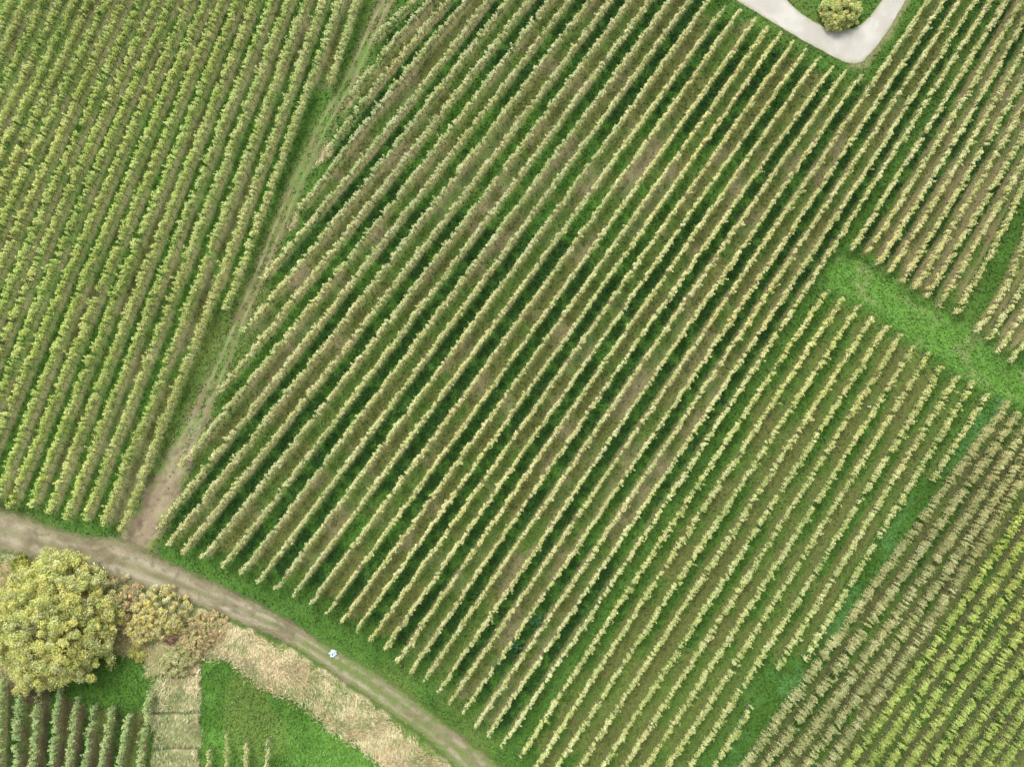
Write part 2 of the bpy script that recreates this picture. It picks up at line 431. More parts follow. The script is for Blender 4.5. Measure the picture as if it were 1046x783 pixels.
def cover(X, Y):
    """ground-cover colour and how much grass stands at each spot; X, Y in frame units on the ground"""
    n_big = N1(X, Y, 90.0, 3); n_mid = N2(X, Y, 26.0, 3); n_fine = N3(X, Y, 8.0, 2)
    col = mixc(LUSH2 * .78 + 0 * X[..., None], BRIGHT * .58, sstep(.35, .75, n_mid))
    col = mixc(col, OLIVE, 0.5 * sstep(.5, .8, n_big))
    lush = 0.7 + 0 * X
    straw = 0 * X

    def block(key, lushpar, soil, olive_mix, lo, hi, strip, strip_col, green=LUSH, off=0):
        nonlocal col, lush
        rows = BLOCKS[key]
        if key == 'A': rows = [ROW_OUT2, ROW_OUT] + rows
        if key == 'E': rows = rows + [ROW_OUT3, ROW_OUT4]
        if key == 'F': rows = [ROW_OUT6, ROW_OUT5] + rows
        yl = Y[:, 0]
        xs = np.full((len(rows), len(yl)), np.nan)
        for i, r in enumerate(rows):
            jit = 8 * (N4(np.full(1, i * 3.7), np.full(1, 9.1), 1.0, 1)[0] - .5)
            ok = (yl > r.gy0 - 12) & (yl < r.gy1 + 12)
            xs[i, ok] = r.gx(yl[ok])
        x = X[0]
        for i in range(len(rows) - 1):
            for j in np.nonzero(~np.isnan(xs[i]) & ~np.isnan(xs[i + 1]))[0]:
                a, b = xs[i, j], xs[i + 1, j]
                if b - a < 3 or b - a > 60: continue
                i0, i1 = np.searchsorted(x, (a, b))
                if i1 <= i0: continue
                sl = slice(i0, i1)
                u = (x[sl] - a) / (b - a)
                e = np.minimum(u, 1 - u)
                nm, nf, nb = n_mid[j, sl], n_fine[j, sl], n_big[j, sl]
                is_lush = ((i + off) % 2 == lushpar)
                if is_lush:
                    c = mixc(green + 0 * u[:, None], LUSH2 * 1.15, np.clip(.7 * sstep(.45, .8, nf) + .7 * sstep(.5, .72, nb), 0, 1))
                    patch = sstep(hi, hi + .15, nb * .6 + nm * .4)
                    c = mixc(c, OLIVE, .6 * patch)
                    g = 1 - .5 * patch
                else:
                    sm = sstep(lo, lo + .25, nm * .65 + nb * .35)
                    c = mixc(OLIVE * .8 + 0 * u[:, None], soil, sm)
                    c = mixc(c, LUSH2, olive_mix * sstep(.4, .62, N4(X[j, sl] + 311 * i, Y[j, sl], 34.0, 3)))
                    g = .45 * (1 - sm) + .1
                t = 1 - sstep(strip * .6, strip * 1.25, e + .09 * (nf - .5))
                c = mixc(c, strip_col, t * (.35 + .65 * sstep(.3, .6, nm)))
                ye = min(yl[j] - max(rows[i].gy0, rows[i + 1].gy0), min(rows[i].gy1, rows[i + 1].gy1) - yl[j])
                fr = sstep(-3, 7, ye + 14 * (nf - .5) + 10 * (nm - .5))[..., None] * np.ones((len(u), 1))
                col[j, sl] = col[j, sl] * (1 - fr) + c * fr
                lush[j, sl] = lush[j, sl] * (1 - fr[:, 0]) + g * (1 - t) * fr[:, 0]

    block('A', 1, np.array((.128, .136, .055)), .85, .45, .6, .20, np.array((.132, .134, .056)), green=LUSH2 * 1.05, off=0)
    block('B', 0, np.array((.155, .140, .070)), .6, .46, .64, .14, BROWN * .9)
    block('C', 1, np.array((.084, .087, .030)), .7, .52, .46, .20, OLIVE * .68, green=LUSH2 * .8, off=1)
    block('D', 0, BROWN, .7, .45, .62, .22, BROWN * .9)
    block('D2', 1, BROWN, .4, .45, .6, .3, BROWN)
    block('E', 1, np.array((.074, .082, .027)), .6, .5, .5, .14, np.array((.066, .066, .025)), green=LUSH2 * .7)  # olive lane colour, darkened to paint in the shadow between the rows
    block('F', 0, BROWN * .4, .3, .4, .6, .34, BROWN * .42)  # brown soil darkened to carry the big tree's shade in its colour
    block('G', 1, OLIVE, .8, .6, .8, .2, BEIGE)

    # grass margins and headlands
    d = inside_dist(CLEARING, X, Y) + 9 * (n_fine - .5) + 6 * (n_mid - .5)
    t = sstep(-4, 4, d)
    cc = mixc(BRIGHT * .82 + 0 * X[..., None], LUSH2 * 1.2, sstep(.45, .7, n_mid))
    cc = mixc(cc, np.array((.25, .235, .12)),   .35 * sstep(.48, .72, .5 * N4(X * .3 + Y * .2, Y * .85 - X * .5, 8., 3) + .5 * n_mid))
    col = mixc(col, cc, t); lush = lush * (1 - t) + t * .9
    d = inside_dist(EMERALD, X, Y) + 7 * (n_fine - .5)
    t = sstep(-3, 3, d)
    cc = mixc(EMER + 0 * X[..., None], LUSH2 * .8, sstep(.45, .7, n_mid))
    col = mixc(col, cc, t); lush = lush * (1 - t) + t
    d = inside_dist(FIELD, X, Y) + 8 * (n_fine - .5)
    t = sstep(-3, 3, d)
    cc = mixc(LUSH2 * .95 + 0 * X[..., None], BRIGHT * .85, sstep(.35, .65, .6 * n_mid + .4 * N4(X * .5 + Y, Y * .4, 20., 3)))
    cc = mixc(cc, OLIVE, .4 * sstep(.66, .8, n_big))
    col = mixc(col, cc, t); lush = lush * (1 - t) + t
    d = inside_dist(SCRUB, X, Y) + 10 * (n_fine - .5)
    t = sstep(-3, 5, d)
    cc = mixc(np.array((.26, .22, .09)) + 0 * X[..., None], np.array((.40, .30, .15)), sstep(.4, .6, n_mid))
    col = mixc(col, cc, t); lush = lush * (1 - t) + t * .5; straw = np.maximum(straw, .45 * t)
    d = inside_dist(VERGE, X, Y) + 8 * (n_fine - .5)
    t = sstep(-2, 3, d)
    cc = mixc(np.array((.12, .155, .045)) + 0 * X[..., None], STRAWC * .8, sstep(.42, .62, .5 * n_mid + .5 * n_fine))
    cc = mixc(cc, BRIGHT * .8, .8 * sstep(.55, .7, N4(X, Y, 18., 3)))
    col = mixc(col, cc, t); straw = np.maximum(straw, .35 * t * sstep(.4, .6, n_mid)); lush = lush * (1 - .4 * t)
    d = inside_dist(STRAW, X, Y) + 9 * (n_fine - .5) + 8 * (n_mid - .5)
    t = sstep(-3, 4, d)
    cc = mixc(STRAWC + 0 * X[..., None], OLIVE * 1.5, .8 * sstep(.52, .72, n_fine * .4 + n_mid * .6))
    col = mixc(col, cc, t); lush = lush * (1 - t) + t * .1; straw = np.maximum(straw, sstep(-9, 6, d) ** 1.5)
    d = inside_dist(PATCH, X, Y) + 8 * (n_fine - .5) + 7 * (n_mid - .5)
    seam = np.minimum(np.abs(Y - 727 - 4 * (n_mid - .5)), np.abs(Y - 764 - 4 * (n_mid - .5)))
    t = sstep(-2, 2, d)
    cc = mixc(STRAWC * .85 + 0 * X[..., None], np.array((.13, .19, .085)), sstep(.42, .6, n_fine * .5 + n_mid * .5 + .25 * sstep(182, 160, X)))
    col = mixc(col, cc, t); lush = lush * (1 - t); straw = np.maximum(straw, .8 * t * sstep(1.0, 3.5, seam))
    col = mixc(col, np.array((.07, .075, .035)), .8 * t * sstep(3.0, 1.0, seam))
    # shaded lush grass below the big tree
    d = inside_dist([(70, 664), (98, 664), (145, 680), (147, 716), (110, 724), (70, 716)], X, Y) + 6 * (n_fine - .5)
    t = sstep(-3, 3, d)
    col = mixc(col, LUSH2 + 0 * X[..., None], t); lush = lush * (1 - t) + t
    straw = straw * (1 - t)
    # dry weeds where the first rows of the central vineyard run out along the track
    for (wx, wy, wr) in ((385, 33, 9), (352, 103, 12), (338, 120, 10), (330, 152, 10), (318, 165, 8), (298, 222, 9), (272, 276, 11), (262, 290, 8), (184, 488, 7), (150, 553, 8)):
        t = .8 * sstep(wr * 1.1, wr * .5, np.hypot(X - wx + .4 * (Y - wy), (Y - wy) * .6) + 9 * (n_fine - .5) + 8 * (n_mid - .5))
        col = mixc(col, np.array((.33, .27, .15)), .8 * t); straw = np.maximum(straw, .02 * t)
    # bare, weedy shoulder outside the gravel bend
    d1, w1 = line_dist([(a, b, 7) for a, b in ROAD_OUT[8:]], X, Y)
    t = .6 * sstep(9, 2, d1 + 7 * (n_fine - .5))
    col = mixc(col, np.array((.20, .18, .09)), t); lush = lush * (1 - .6 * t)
    # the trodden margins of the diagonal track
    dd, ww = line_dist(DIAG, X, Y)
    t = .3 * sstep(ww * .5 + 5, ww * .5 - 2, dd + 8 * (n_fine - .5))
    col = mixc(col, BEIGE * .9, t); lush = lush * (1 - t)
    return col, lush, straw


# ground: fine sheet under the view, coarse apron to the horizon (one mesh)
gx = np.concatenate([[-9000, -3000, -1200, -500], np.arange(-110, 1157, 1.8), [1560, 2250, 4050, 10000]])
gy = np.concatenate([[-9000, -3000, -1200, -500], np.arange(-100, 885, 1.8), [1300, 2000, 3800, 9800]])
GX, GY = np.meshgrid(gx, gy)
gcol, glush, gstraw = cover(GX, GY)
zz = 0.05 * (N2(GX, GY, 40., 2) - .5)
zz[(GX < -100) | (GX > 1150) | (GY < -90) | (GY > 880)] = 0
gv = np.stack([(GX - CX) / S, (CY - GY) / S, zz - 0.05], axis=-1).reshape(-1, 3)
ny, nx = GX.shape
ii = (np.arange(ny - 1)[:, None] * nx + np.arange(nx - 1)[None, :]).ravel()
gq = np.stack([ii, ii + nx, ii + nx + 1, ii + 1], axis=1)
g = mesh_np('ground', gv, gq, M_GROUND, colors=gcol.reshape(-1, 3), smooth=True)
tag(g, kind='structure')


def resample(pts, n):
    p = np.array(pts, float)
    s = np.concatenate([[0], np.cumsum(np.hypot(*np.diff(p[:, :2], axis=0).T))])
    q = np.linspace(0, s[-1], n)
    return np.stack([np.interp(q, s, p[:, k]) for k in range(p.shape[1])], axis=1)


def smooth_line(p, it=6):
    p = p.copy()
    for _ in range(it):
        p[1:-1] = .25 * p[:-2] + .5 * p[1:-1] + .25 * p[2:]
    return p


def ribbon(name, left, right, mat, colour, nseg, nacross, margin, z):
    L = smooth_line(resample(left, nseg)); Rr = smooth_line(resample(right, nseg))
    u = np.linspace(-margin, 1 + margin, nacross)
    P = L[:, None, :] * (1 - u)[None, :, None] + Rr[:, None, :] * u[None, :, None]
    X, Y = P[..., 0], P[..., 1]
    U = np.broadcast_to(u[None, :], X.shape)
    V = np.broadcast_to(np.arange(nseg)[:, None] * 1.0, X.shape)
    col = colour(X, Y, U, V)
    v = np.stack([(X - CX) / S, (CY - Y) / S, np.full(X.shape, z)], axis=-1).reshape(-1, 3)
    n0, n1 = X.shape
    k = (np.arange(n0 - 1)[:, None] * n1 + np.arange(n1 - 1)[None, :]).ravel()
    q = np.stack([k, k + 1, k + n1 + 1, k + n1], axis=1)
    o = mesh_np(name, v, q, mat, colors=col.reshape(-1, 3))
    if o.data.polygons[0].normal.z < 0:
        o.data.flip_normals()
    e = np.minimum(U + margin, 1 + margin - U) / (2 * margin) * .8
    a = o.data.attributes.new('edge', 'FLOAT', 'POINT')
    a.data.foreach_set('value', np.clip(e, 0, 1).astype(np.float32).ravel())
    return tag(o, kind='structure')


def road_col(X, Y, U, V):
    n = N1(X, Y, 26., 4); k = N3(V * 4, U * 40, 12., 3)
    c = mixc(np.array((.365, .355, .325)) + 0 * X[..., None], np.array((.305, .29, .258)), sstep(.35, .7, n))
    c = mixc(c, np.array((.29, .275, .24)), .45 * sstep(.5, .75, k))
    return mixc(c, np.array((.24, .24, .15)), .75 * sstep(.13, .0, np.minimum(U, 1 - U) + .22 * (N2(X, Y, 7., 2) - .5)))


def track_col(X, Y, U, V):
    n = N1(X, Y, 14., 4); m = N2(X, Y, 50., 3); f = N4(X, Y, 6., 2); k = N3(V * 1.2, U * 60 + 3 * n, 9., 3)
    c = mixc(np.array((.125, .105, .062)) + 0 * X[..., None], np.array((.195, .167, .108)), sstep(.3, .7, .5 * n + .5 * k))
    rut = np.exp(-((U - .3) / .12) ** 2) + np.exp(-((U - .72) / .12) ** 2)
    c = mixc(c, np.array((.285, .252, .185)), .75 * np.clip(rut, 0, 1) * sstep(.3, .6, .5 * m + .5 * k))
    c = mixc(c, np.array((.10, .088, .058)), .6 * sstep(.60, .75, f))
    far = sstep(240, 330, X)
    green = .8 * np.exp(-((U - .5) / .16) ** 2) * sstep(.34, .55, .5 * m + .5 * k) + .95 * sstep(.24, .0, np.minimum(U, 1 - U)) * sstep(.3, .55, n)
    green = green * (.4 + .75 * far) + .5 * far * sstep(.42, .6, .35 * f + .3 * n + .35 * k)
    return mixc(c, np.array((.095, .130, .036)), np.clip(green, 0, .92))


def diag_col(X, Y, U, V):
    n = N1(X, Y, 14., 4); m = N3(X, Y, 40., 3); k = N2(V * 1.2, U * 50 + 3 * n, 9., 3); f = N4(X, Y, 6., 2)
    c = mixc(np.array((.135, .108, .063)) + 0 * X[..., None], np.array((.25, .21, .143)), sstep(.32, .68, .3 * n + .7 * k))
    c = mixc(c, np.array((.29, .225, .155)), .35 * sstep(.45, .65, m) * sstep(380, 470, Y))
    c = mixc(c, np.array((.105, .085, .05)), .6 * sstep(.60, .75, f))
    rut = np.exp(-((U - .27) / .10) ** 2) + np.exp(-((U - .73) / .11) ** 2)
    rut = np.clip(rut * 1.3, 0, 1) * (.6 + .4 * sstep(.35, .6, m))
    upper = sstep(500, 350, Y)
    g = sstep(.38, .6, .5 * n + .5 * k)
    grn = upper * (1 - .9 * rut) * (.6 + .4 * g) + .75 * (1 - upper) * sstep(.3, .0, np.minimum(U, 1 - U)) * g + .25 * g
    return mixc(c, mixc(np.array((.085, .150, .030)) + 0 * X[..., None], OLIVE, .6 * sstep(.4, .6, m)), np.clip(grn, 0, 1))


ribbon('gravel_road', ROAD_IN, ROAD_OUT, M_ROAD, road_col, 120, 15, .05, .020)
ribbon('dirt_track', TRACK_UP, TRACK_LO, M_TRACK, track_col, 420, 33, .2, .012)
dg = np.array(DIAG, float)
t_ = np.gradient(dg[:, :2], axis=0); t_ = t_ / np.linalg.norm(t_, axis=1, keepdims=True)
nn = np.stack([-t_[:, 1], t_[:, 0]], axis=1)
ribbon('diagonal_track', dg[:, :2] - nn * dg[:, 2:3] * .5, dg[:, :2] + nn * dg[:, 2:3] * .5, M_TRACK, diag_col, 420, 33, .3, .005)


# ------------------------------------------------------------------ grass, weeds and straw (nobody could count these)
def sample_cover(n, x0=-60, x1=1106, y0=-60, y1=843):
    X = rng.uniform(x0, x1, n); Y = rng.uniform(y0, y1, n)
    ix = np.clip(np.round((X + 110) / 1.8).astype(int) + 4, 0, nx - 1)
    iy = np.clip(np.round((Y + 100) / 1.8).astype(int) + 4, 0, ny - 1)
    return X, Y, gcol[iy, ix], glush[iy, ix], gstraw[iy, ix]


def keep_off(X, Y):
    rd = inside_dist(ROAD_IN + ROAD_OUT[::-1], X, Y) > -1
    tk = inside_dist(TRACK_UP + TRACK_LO[::-1], X, Y) > -4
    dd, ww = line_dist(DIAG, X, Y)
    return rd | tk | (dd < ww * .5)


X, Y, c, l, s = sample_cover(420000)
k = (rng.random(len(X)) < l * .62) & ~keep_off(X, Y)
X, Y, c = X[k], Y[k], c[k]
# the diagonal track is half grown over: tufts beside and between its ruts
xs_, ys_ = rng.uniform(170, 425, 60000), rng.uniform(-55, 520, 60000)
dd, ww = line_dist(DIAG, xs_, ys_)
k = (dd < ww * .62) & (np.abs(dd - ww * .25) > ww * .10) & (rng.random(60000) < .9 * sstep(520, 360, ys_) * sstep(.3, .55, N3(xs_, ys_, 12., 3)))
X = np.concatenate([X, xs_[k]]); Y = np.concatenate([Y, ys_[k]])
c = np.concatenate([c, mixc(np.array((.070, .135, .022)) + 0 * xs_[k][:, None], OLIVE, .7 * rng.random(k.sum()))])
n = len(X)
cen = np.stack([(X - CX) / S, (CY - Y) / S, rng.uniform(.02, .14, n)], axis=1)
v, q = leaf_quads(cen, rand_normals(n, .35), rng.uniform(.10, .22, n), 1.5)
tint = c * rng.uniform(.7, 1.5, (n, 1)) + rng.normal(0, .008, (n, 3)) * (.5, 1, .3)
mesh_np('grass', v, q, M_GRASS, colors=np.repeat(np.clip(tint, .008, .6), 4, axis=0))
tag(bpy.data.objects['grass'], 'short green grass and weeds growing between the vine rows and on the clearings', 'grass', kind='stuff')

# dry grass: long bleached blades combed over by the wind
X, Y, c, l, s = sample_cover(1500000, -60, 520, -10, 843)
k = (rng.random(len(X)) < s * .9) & ~keep_off(X, Y)
X, Y, c = X[k], Y[k], c[k]
n = len(X)
ang = R(-35) + 2.6 * (N1(X, Y, 20., 2) - .5) * 2 + rng.normal(0, .55, n)
tilt = rng.uniform(.15, .9, n)
al = np.stack([np.cos(ang) * np.cos(tilt), np.sin(ang) * np.cos(tilt), np.sin(tilt)], axis=1)
side = np.stack([-np.sin(ang), np.cos(ang), 0 * ang], axis=1)
nr = np.cross(al, side); nr *= np.sign(nr[:, 2:3])
ln = rng.uniform(.25, .7, n)
cen = np.stack([(X - CX) / S, (CY - Y) / S, .5 * ln * np.sin(tilt) + .25 * N2(X, Y, 9., 2)], axis=1)
v, q = leaf_quads(cen, nr + rng.normal(0, .25, (n, 3)), ln * .085, 11.0, along=al)
gp = sstep(.40, .62, .5 * N2(X, Y, 14., 2) + .5 * N4(X, Y, 45., 2) + .13 * (X < 206))
base = np.where((rng.random(n) < .85 - .65 * gp)[:, None], np.array((.54, .47, .285)), np.array((.24, .28, .11)))
base = np.where((N3(X, Y, 30., 2) > .58)[:, None] & (rng.random((n, 1)) < .4), np.array((.46, .35, .20)), base)
mesh_np('dry_grass', v, q, M_STRAW, colors=np.repeat(base * rng.uniform(.82, 1.18, (n, 1)), 4, axis=0))
tag(bpy.data.objects['dry_grass'], 'bleached tall dry grass beside the dirt track and at weedy row ends', 'dry grass', kind='stuff')

# ------------------------------------------------------------------ vine rows
def post_mesh():
    bm = bmesh.new()
    prof = [(.045, 0), (.04, .9), (.038, 1.73), (.025, 1.77)]
    rings = []
    for r, z in prof:
        rings.append([bm.verts.new((r * math.cos(a), r * math.sin(a), z)) for a in [2 * math.pi * j / 8 for j in range(8)]])
    for a, b in zip(rings[:-1], rings[1:]):
        for j in range(8):
            bm.faces.new((a[j], a[(j + 1) % 8], b[(j + 1) % 8], b[j]))
    bm.faces.new(rings[-1]); bm.faces.new(rings[0][::-1])
    me = bpy.data.meshes.new('end_post'); bm.to_mesh(me); bm.free()
    me.materials.append(M_POST)
    return me


POST = post_mesh()


def wood_mesh(line, origin, parent):
    """the bent cordon along the wire with its trunks, one connected piece of wood"""
    seg = np.concatenate([[0], np.cumsum(np.linalg.norm(np.diff(line, axis=0), axis=1))])
    tot = seg[-1]
    st = np.arange(.5, max(.6, tot - .4), 1.2) + rng.uniform(-.1, .1, len(np.arange(.5, max(.6, tot - .4), 1.2)))
    ss = np.sort(np.concatenate([[0.1], st - .035, st + .035, [max(tot - .1, .8)]]))
    px = np.interp(ss, seg, line[:, 0]); py = np.interp(ss, seg, line[:, 1])
    tx = np.gradient(px); ty = np.gradient(py); tl = np.hypot(tx, ty) + 1e-9
    nxn, nyn = -ty / tl, tx / tl
    a = .013; z = .78 + rng.uniform(-.03, .03, len(ss))
    V, Q = [], []
    for i in range(len(ss)):
        for sx, sz in ((-1, 1), (1, 1), (1, -1), (-1, -1)):
            V.append((px[i] + sx * a * nxn[i], py[i] + sx * a * nyn[i], z[i] + sz * a))
    for i in range(len(ss) - 1):
        b, c = 4 * i, 4 * i + 4
        trunk = (i % 2 == 1)
        for j in range(4):
            if j == 2 and trunk:
                base = len(V)
                ox, oy = rng.normal(0, .05, 2)
                for vi in (b + 2, c + 2, c + 3, b + 3):
                    x, y, _ = V[vi]; V.append((x + ox, y + oy, -.06))
                top = (b + 2, c + 2, c + 3, b + 3)
                for m in range(4):
                    Q.append((top[m], top[(m + 1) % 4], base + (m + 1) % 4, base + m))
                Q.append((base, base + 1, base + 2, base + 3))
            else:
                Q.append((b + j, b + (j + 1) % 4, c + (j + 1) % 4, c + j))
    Q.append((0, 3, 2, 1)); e = 4 * (len(ss) - 1); Q.append((e, e + 1, e + 2, e + 3))
    mesh_np('vine_wood', V, Q, M_BARK, parent, origin=origin)


def vine_row(row, look, label, group, seed, vigour=1.0, weak=.013):
    r = np.random.default_rng(seed)
    line = row.line(.4)
    seg = np.concatenate([[0], np.cumsum(np.linalg.norm(np.diff(line, axis=0), axis=1))])
    tot = seg[-1]
    mid = line[len(line) // 2]
    origin = (mid[0], mid[1], 0)
    root = empty('vine_row', origin, label, 'vine row', group)
    tang = unit(np.gradient(line, axis=0))
    # individual vines every 1.2 m with their own vigour and colour; shoots every 12 cm
    nv = int(tot / 1.2) + 2
    v_h = r.normal(0, .04, nv); v_c = r.random(nv); v_den = np.clip(r.normal(1, .08, nv), .7, 1.2)
    v_den[r.random(nv) < weak] = .3
    v_off = r.normal(0, .035, nv)
    if row.top_end: v_den[:1] *= .7; v_h[:1] -= .12
    if row.bot_end: v_den[-3:] *= .8
    # bundles of shoots tied to the wire, about two to a metre
    nb = int(tot / .45) + 2
    neat = look.get('neat', 1.0); b_h = r.normal(0, .05 * neat, nb); b_den = np.clip(r.normal(1, .07, nb), .75, 1.25); b_off = r.normal(0, .05 * neat, nb)
    vx = np.interp(np.arange(nv) * 1.2, seg, line[:, 0]); vy = np.interp(np.arange(nv) * 1.2, seg, line[:, 1])
    vig = N4(vx + 9, vy + 31, 11.0, 3) - .5          # vigour drifts across the slope
    v_h += .30 * vig; v_den *= 1 + .5 * vig
    n = int(tot * look['n'] * vigour)
    ns = max(4, int(tot / .10))
    sh_s = np.sort(r.uniform(0, tot, ns))
    vi = np.clip((sh_s / 1.2).astype(int), 0, nv - 1)
    bi = np.clip((sh_s / .45).astype(int), 0, nb - 1)
    tall = r.random(ns) < .18 * neat
    sh_top = look['h'] - .12 + v_h[vi] + b_h[bi] + r.normal(0, .09, ns) + np.where(tall, r.uniform(.12, .5, ns), 0)
    sh_lat = v_off[vi] + b_off[bi] + r.normal(0, look['w'] * .30, ns)
    sh_lean_l = r.normal(0, .14, ns); sh_lean_a = r.normal(0, .25, ns)
    sh_c = r.random(ns)
    wgt = v_den[vi] * b_den[bi]
    li = r.choice(ns, n, p=wgt / wgt.sum())
    t = r.random(n) ** .52                       # more leaves high on the wall
    z = look['z0'] + t * (sh_top[li] - look['z0'])
    over = np.clip(z - (look['h'] - .45), 0, 1)
    ww = look['w'] * (1 - .45 * np.clip((t - .75) / .25, 0, 1))
    lat = sh_lat[li] * (1 + .8 * vig[vi[li]]) + over * sh_lean_l[li] * 1.6 + r.normal(0, 1, n) * ww * .40
    s_ = np.clip(sh_s[li] + over * sh_lean_a[li] * 1.2 + r.normal(0, .06, n), 0, tot)
    px = np.interp(s_, seg, line[:, 0]); py = np.interp(s_, seg, line[:, 1])
    tx = np.interp(s_, seg, tang[:, 0]); ty = np.interp(s_, seg, tang[:, 1])
    cen = np.stack([px - ty * lat, py + tx * lat, z], axis=1)
    nrm = r.normal(0, .5, (n, 3))
    sgn = np.sign(lat + 1e-6) * (.35 + .45 * (1 - t))
    nrm[:, 0] += -ty * sgn; nrm[:, 1] += tx * sgn
    nrm[:, 2] = np.abs(nrm[:, 2]) * (.5 + .5 * t) + .05 + .95 * t * t
    v, q = leaf_quads(cen, nrm, r.uniform(.06, .12, n), 1.15)
    pal = np.array(look['pal'])
    # colour: vine to vine, shoot to shoot, leaf to leaf
    f = np.clip(.45 * v_c[vi[li]] + .25 * sh_c[li] + .5 * r.random(n) - .1, 0, .999)
    pi = (f * len(pal)).astype(int)
    order = np.array([3, 1, 0, 2])
    tint = pal[order][np.clip(pi, 0, 3)] * r.uniform(.78, 1.2, (n, 1))
    old_shaded = r.random(n) < .55 * sstep(.62, .2, t)      # the oldest leaves are withered; their brown also paints shade low on the wall
    tint = np.where(old_shaded[:, None], np.array((.25, .215, .11)) * r.uniform(.75, 1.2, (n, 1)), tint)
    big = N1(px, py, 9.0, 3)
    ypatch = (r.random(n) < look['yel'] * 3.2 * sstep(.52, .75, big)) | (r.random(n) < look['yel'] * .25)
    tint = np.where(ypatch[:, None], np.array((.52, .45, .15)) * r.uniform(.8, 1.15, (n, 1)), tint)
    red = r.random(n) < .035
    tint = np.where(red[:, None], np.array((.42, .31, .20)) * r.uniform(.7, 1.1, (n, 1)), tint)
    drift = N2(px + 40, py, 14.0, 3)[:, None]; warm = (N3(px, py + 60, 22.0, 2)[:, None] - .5)
    tint = tint * (.80 + .40 * drift) * (1 + warm * np.array((.14, .0, -.14)))
    mesh_np('foliage', v, q, M_VINE, root, np.repeat(tint, 4, axis=0), origin)
    wood_mesh(line, origin, root)
    for flag, p, d in ((row.top_end, line[0], tang[0] * -1), (row.bot_end, line[-1], tang[-1])):
        if flag:
            o = bpy.data.objects.new('end_post', POST)
            COL.objects.link(o); o.parent = root
            o.location = (p[0] - d[0] * .25 - origin[0], p[1] - d[1] * .25 - origin[1], -.05)
            o.rotation_euler = (-d[1] * R(6), d[0] * R(6), 0)
    return root


ORD = ['', 'first', 'second', 'third', 'fourth', 'fifth', 'sixth', 'seventh', 'eighth', 'ninth', 'tenth', 'eleventh', 'twelfth', 'thirteenth', 'fourteenth',
       'fifteenth', 'sixteenth', 'seventeenth', 'eighteenth', 'nineteenth', 'twentieth', 'twenty-first', 'twenty-second']
seed = 100
for i, r_ in enumerate(BLOCKS['A']):
    n_ = 22 - i
    lab = {1: 'short fresh green vine row nearest the diagonal dirt track at the top edge',
           2: 'green vine row ending halfway down beside the diagonal dirt track, second from it'}.get(
        n_, '%s green vine row left of the diagonal dirt track, counted from the track' % ORD[n_])
    look = dict(PAL['left'])
    if n_ <= 7:   # the rows towards the track are more yellow
        f_ = (8 - n_) / 8
        look['pal'] = [tuple(np.array(a) * (1 - f_) + np.array(b) * f_) for a, b in zip(look['pal'], PAL['lower']['pal'])]
    vine_row(r_, look, lab, 'green vine rows of the left vineyard', seed); seed += 1
for i, r_ in enumerate(BLOCKS['B']):
    if i == 0: lab = 'short yellowed vine row stub at the top edge just right of diagonal track'
    elif i <= 15: lab = '%s pale vine row right of the diagonal dirt track, counted along the top edge' % ORD[i + 1]
    elif i <= 26: lab = '%s of the pale vine rows ending at the white gravel road, from the left' % ORD[i - 15]
    else: lab = '%s long vine row right of the gravel bend, running unbroken past the grass clearing' % ORD[i - 26]
    look = dict(PAL['pale']); w = look['w']
    look['w'] = w * (1.3 if i < 12 else 1.3 - .3 * min(1, (i - 12) / 6))
    look['neat'] = .75
    if i < 3: look['n'] = 220; look['yel'] = .25
    vine_row(r_, look, lab, 'pale vine rows of the central vineyard', seed); seed += 1
for i, r_ in enumerate(BLOCKS['C']):
    lab = '%s vine row starting at the lower edge of the grass clearing, from the left' % ORD[i + 1]
    if i == 11: lab = 'short last vine row below the grass clearing, cut off beside the emerald strip'
    if i == 12: lab = 'short vine row stub at the bottom edge, left of the emerald grass strip'
    vine_row(r_, PAL['lower'], lab, 'yellow-green vine rows below the grass clearing', seed); seed += 1
for i, r_ in enumerate(BLOCKS['D']):
    vine_row(r_, PAL['right'], '%s vine row ending at the upper edge of the grass clearing, from the left' % ORD[i + 1],
             'pale vine rows above the grass clearing', seed); seed += 1
for i, r_ in enumerate(BLOCKS['D2']):
    vine_row(r_, PAL['right'], '%s short vine row at the right edge beyond the narrow grass alley' % ORD[i + 1],
             'short vine rows at the right edge', seed); seed += 1
for i, r_ in enumerate(BLOCKS['E']):
    if i < 5:
        vine_row(r_, PAL['olive'], '%s dull olive vine row right of the emerald grass strip in the corner' % ORD[i + 1],
                 'dull olive vine rows right of the emerald strip', seed)
    else:
        vine_row(r_, PAL['lime'], '%s bright lime vine row in the bottom right corner, counted from the olive rows' % ORD[i - 4],
                 'bright lime vine rows in the bottom right corner', seed)
    seed += 1
for i, r_ in enumerate(BLOCKS['F']):
    vine_row(r_, PAL['garden'], '%s upright green vine row below the big yellow tree, from the left' % ORD[i + 1],
             'green vine rows below the big tree', seed); seed += 1
for i, r_ in enumerate(BLOCKS['G']):
    look = dict(PAL['pale']); look['n'] = 220
    vine_row(r_, look, '%s short straggly vine row at the bottom of the small green field, from left' % ORD[i + 1],
             'straggly vine rows on the small green field', seed, .8); seed += 1


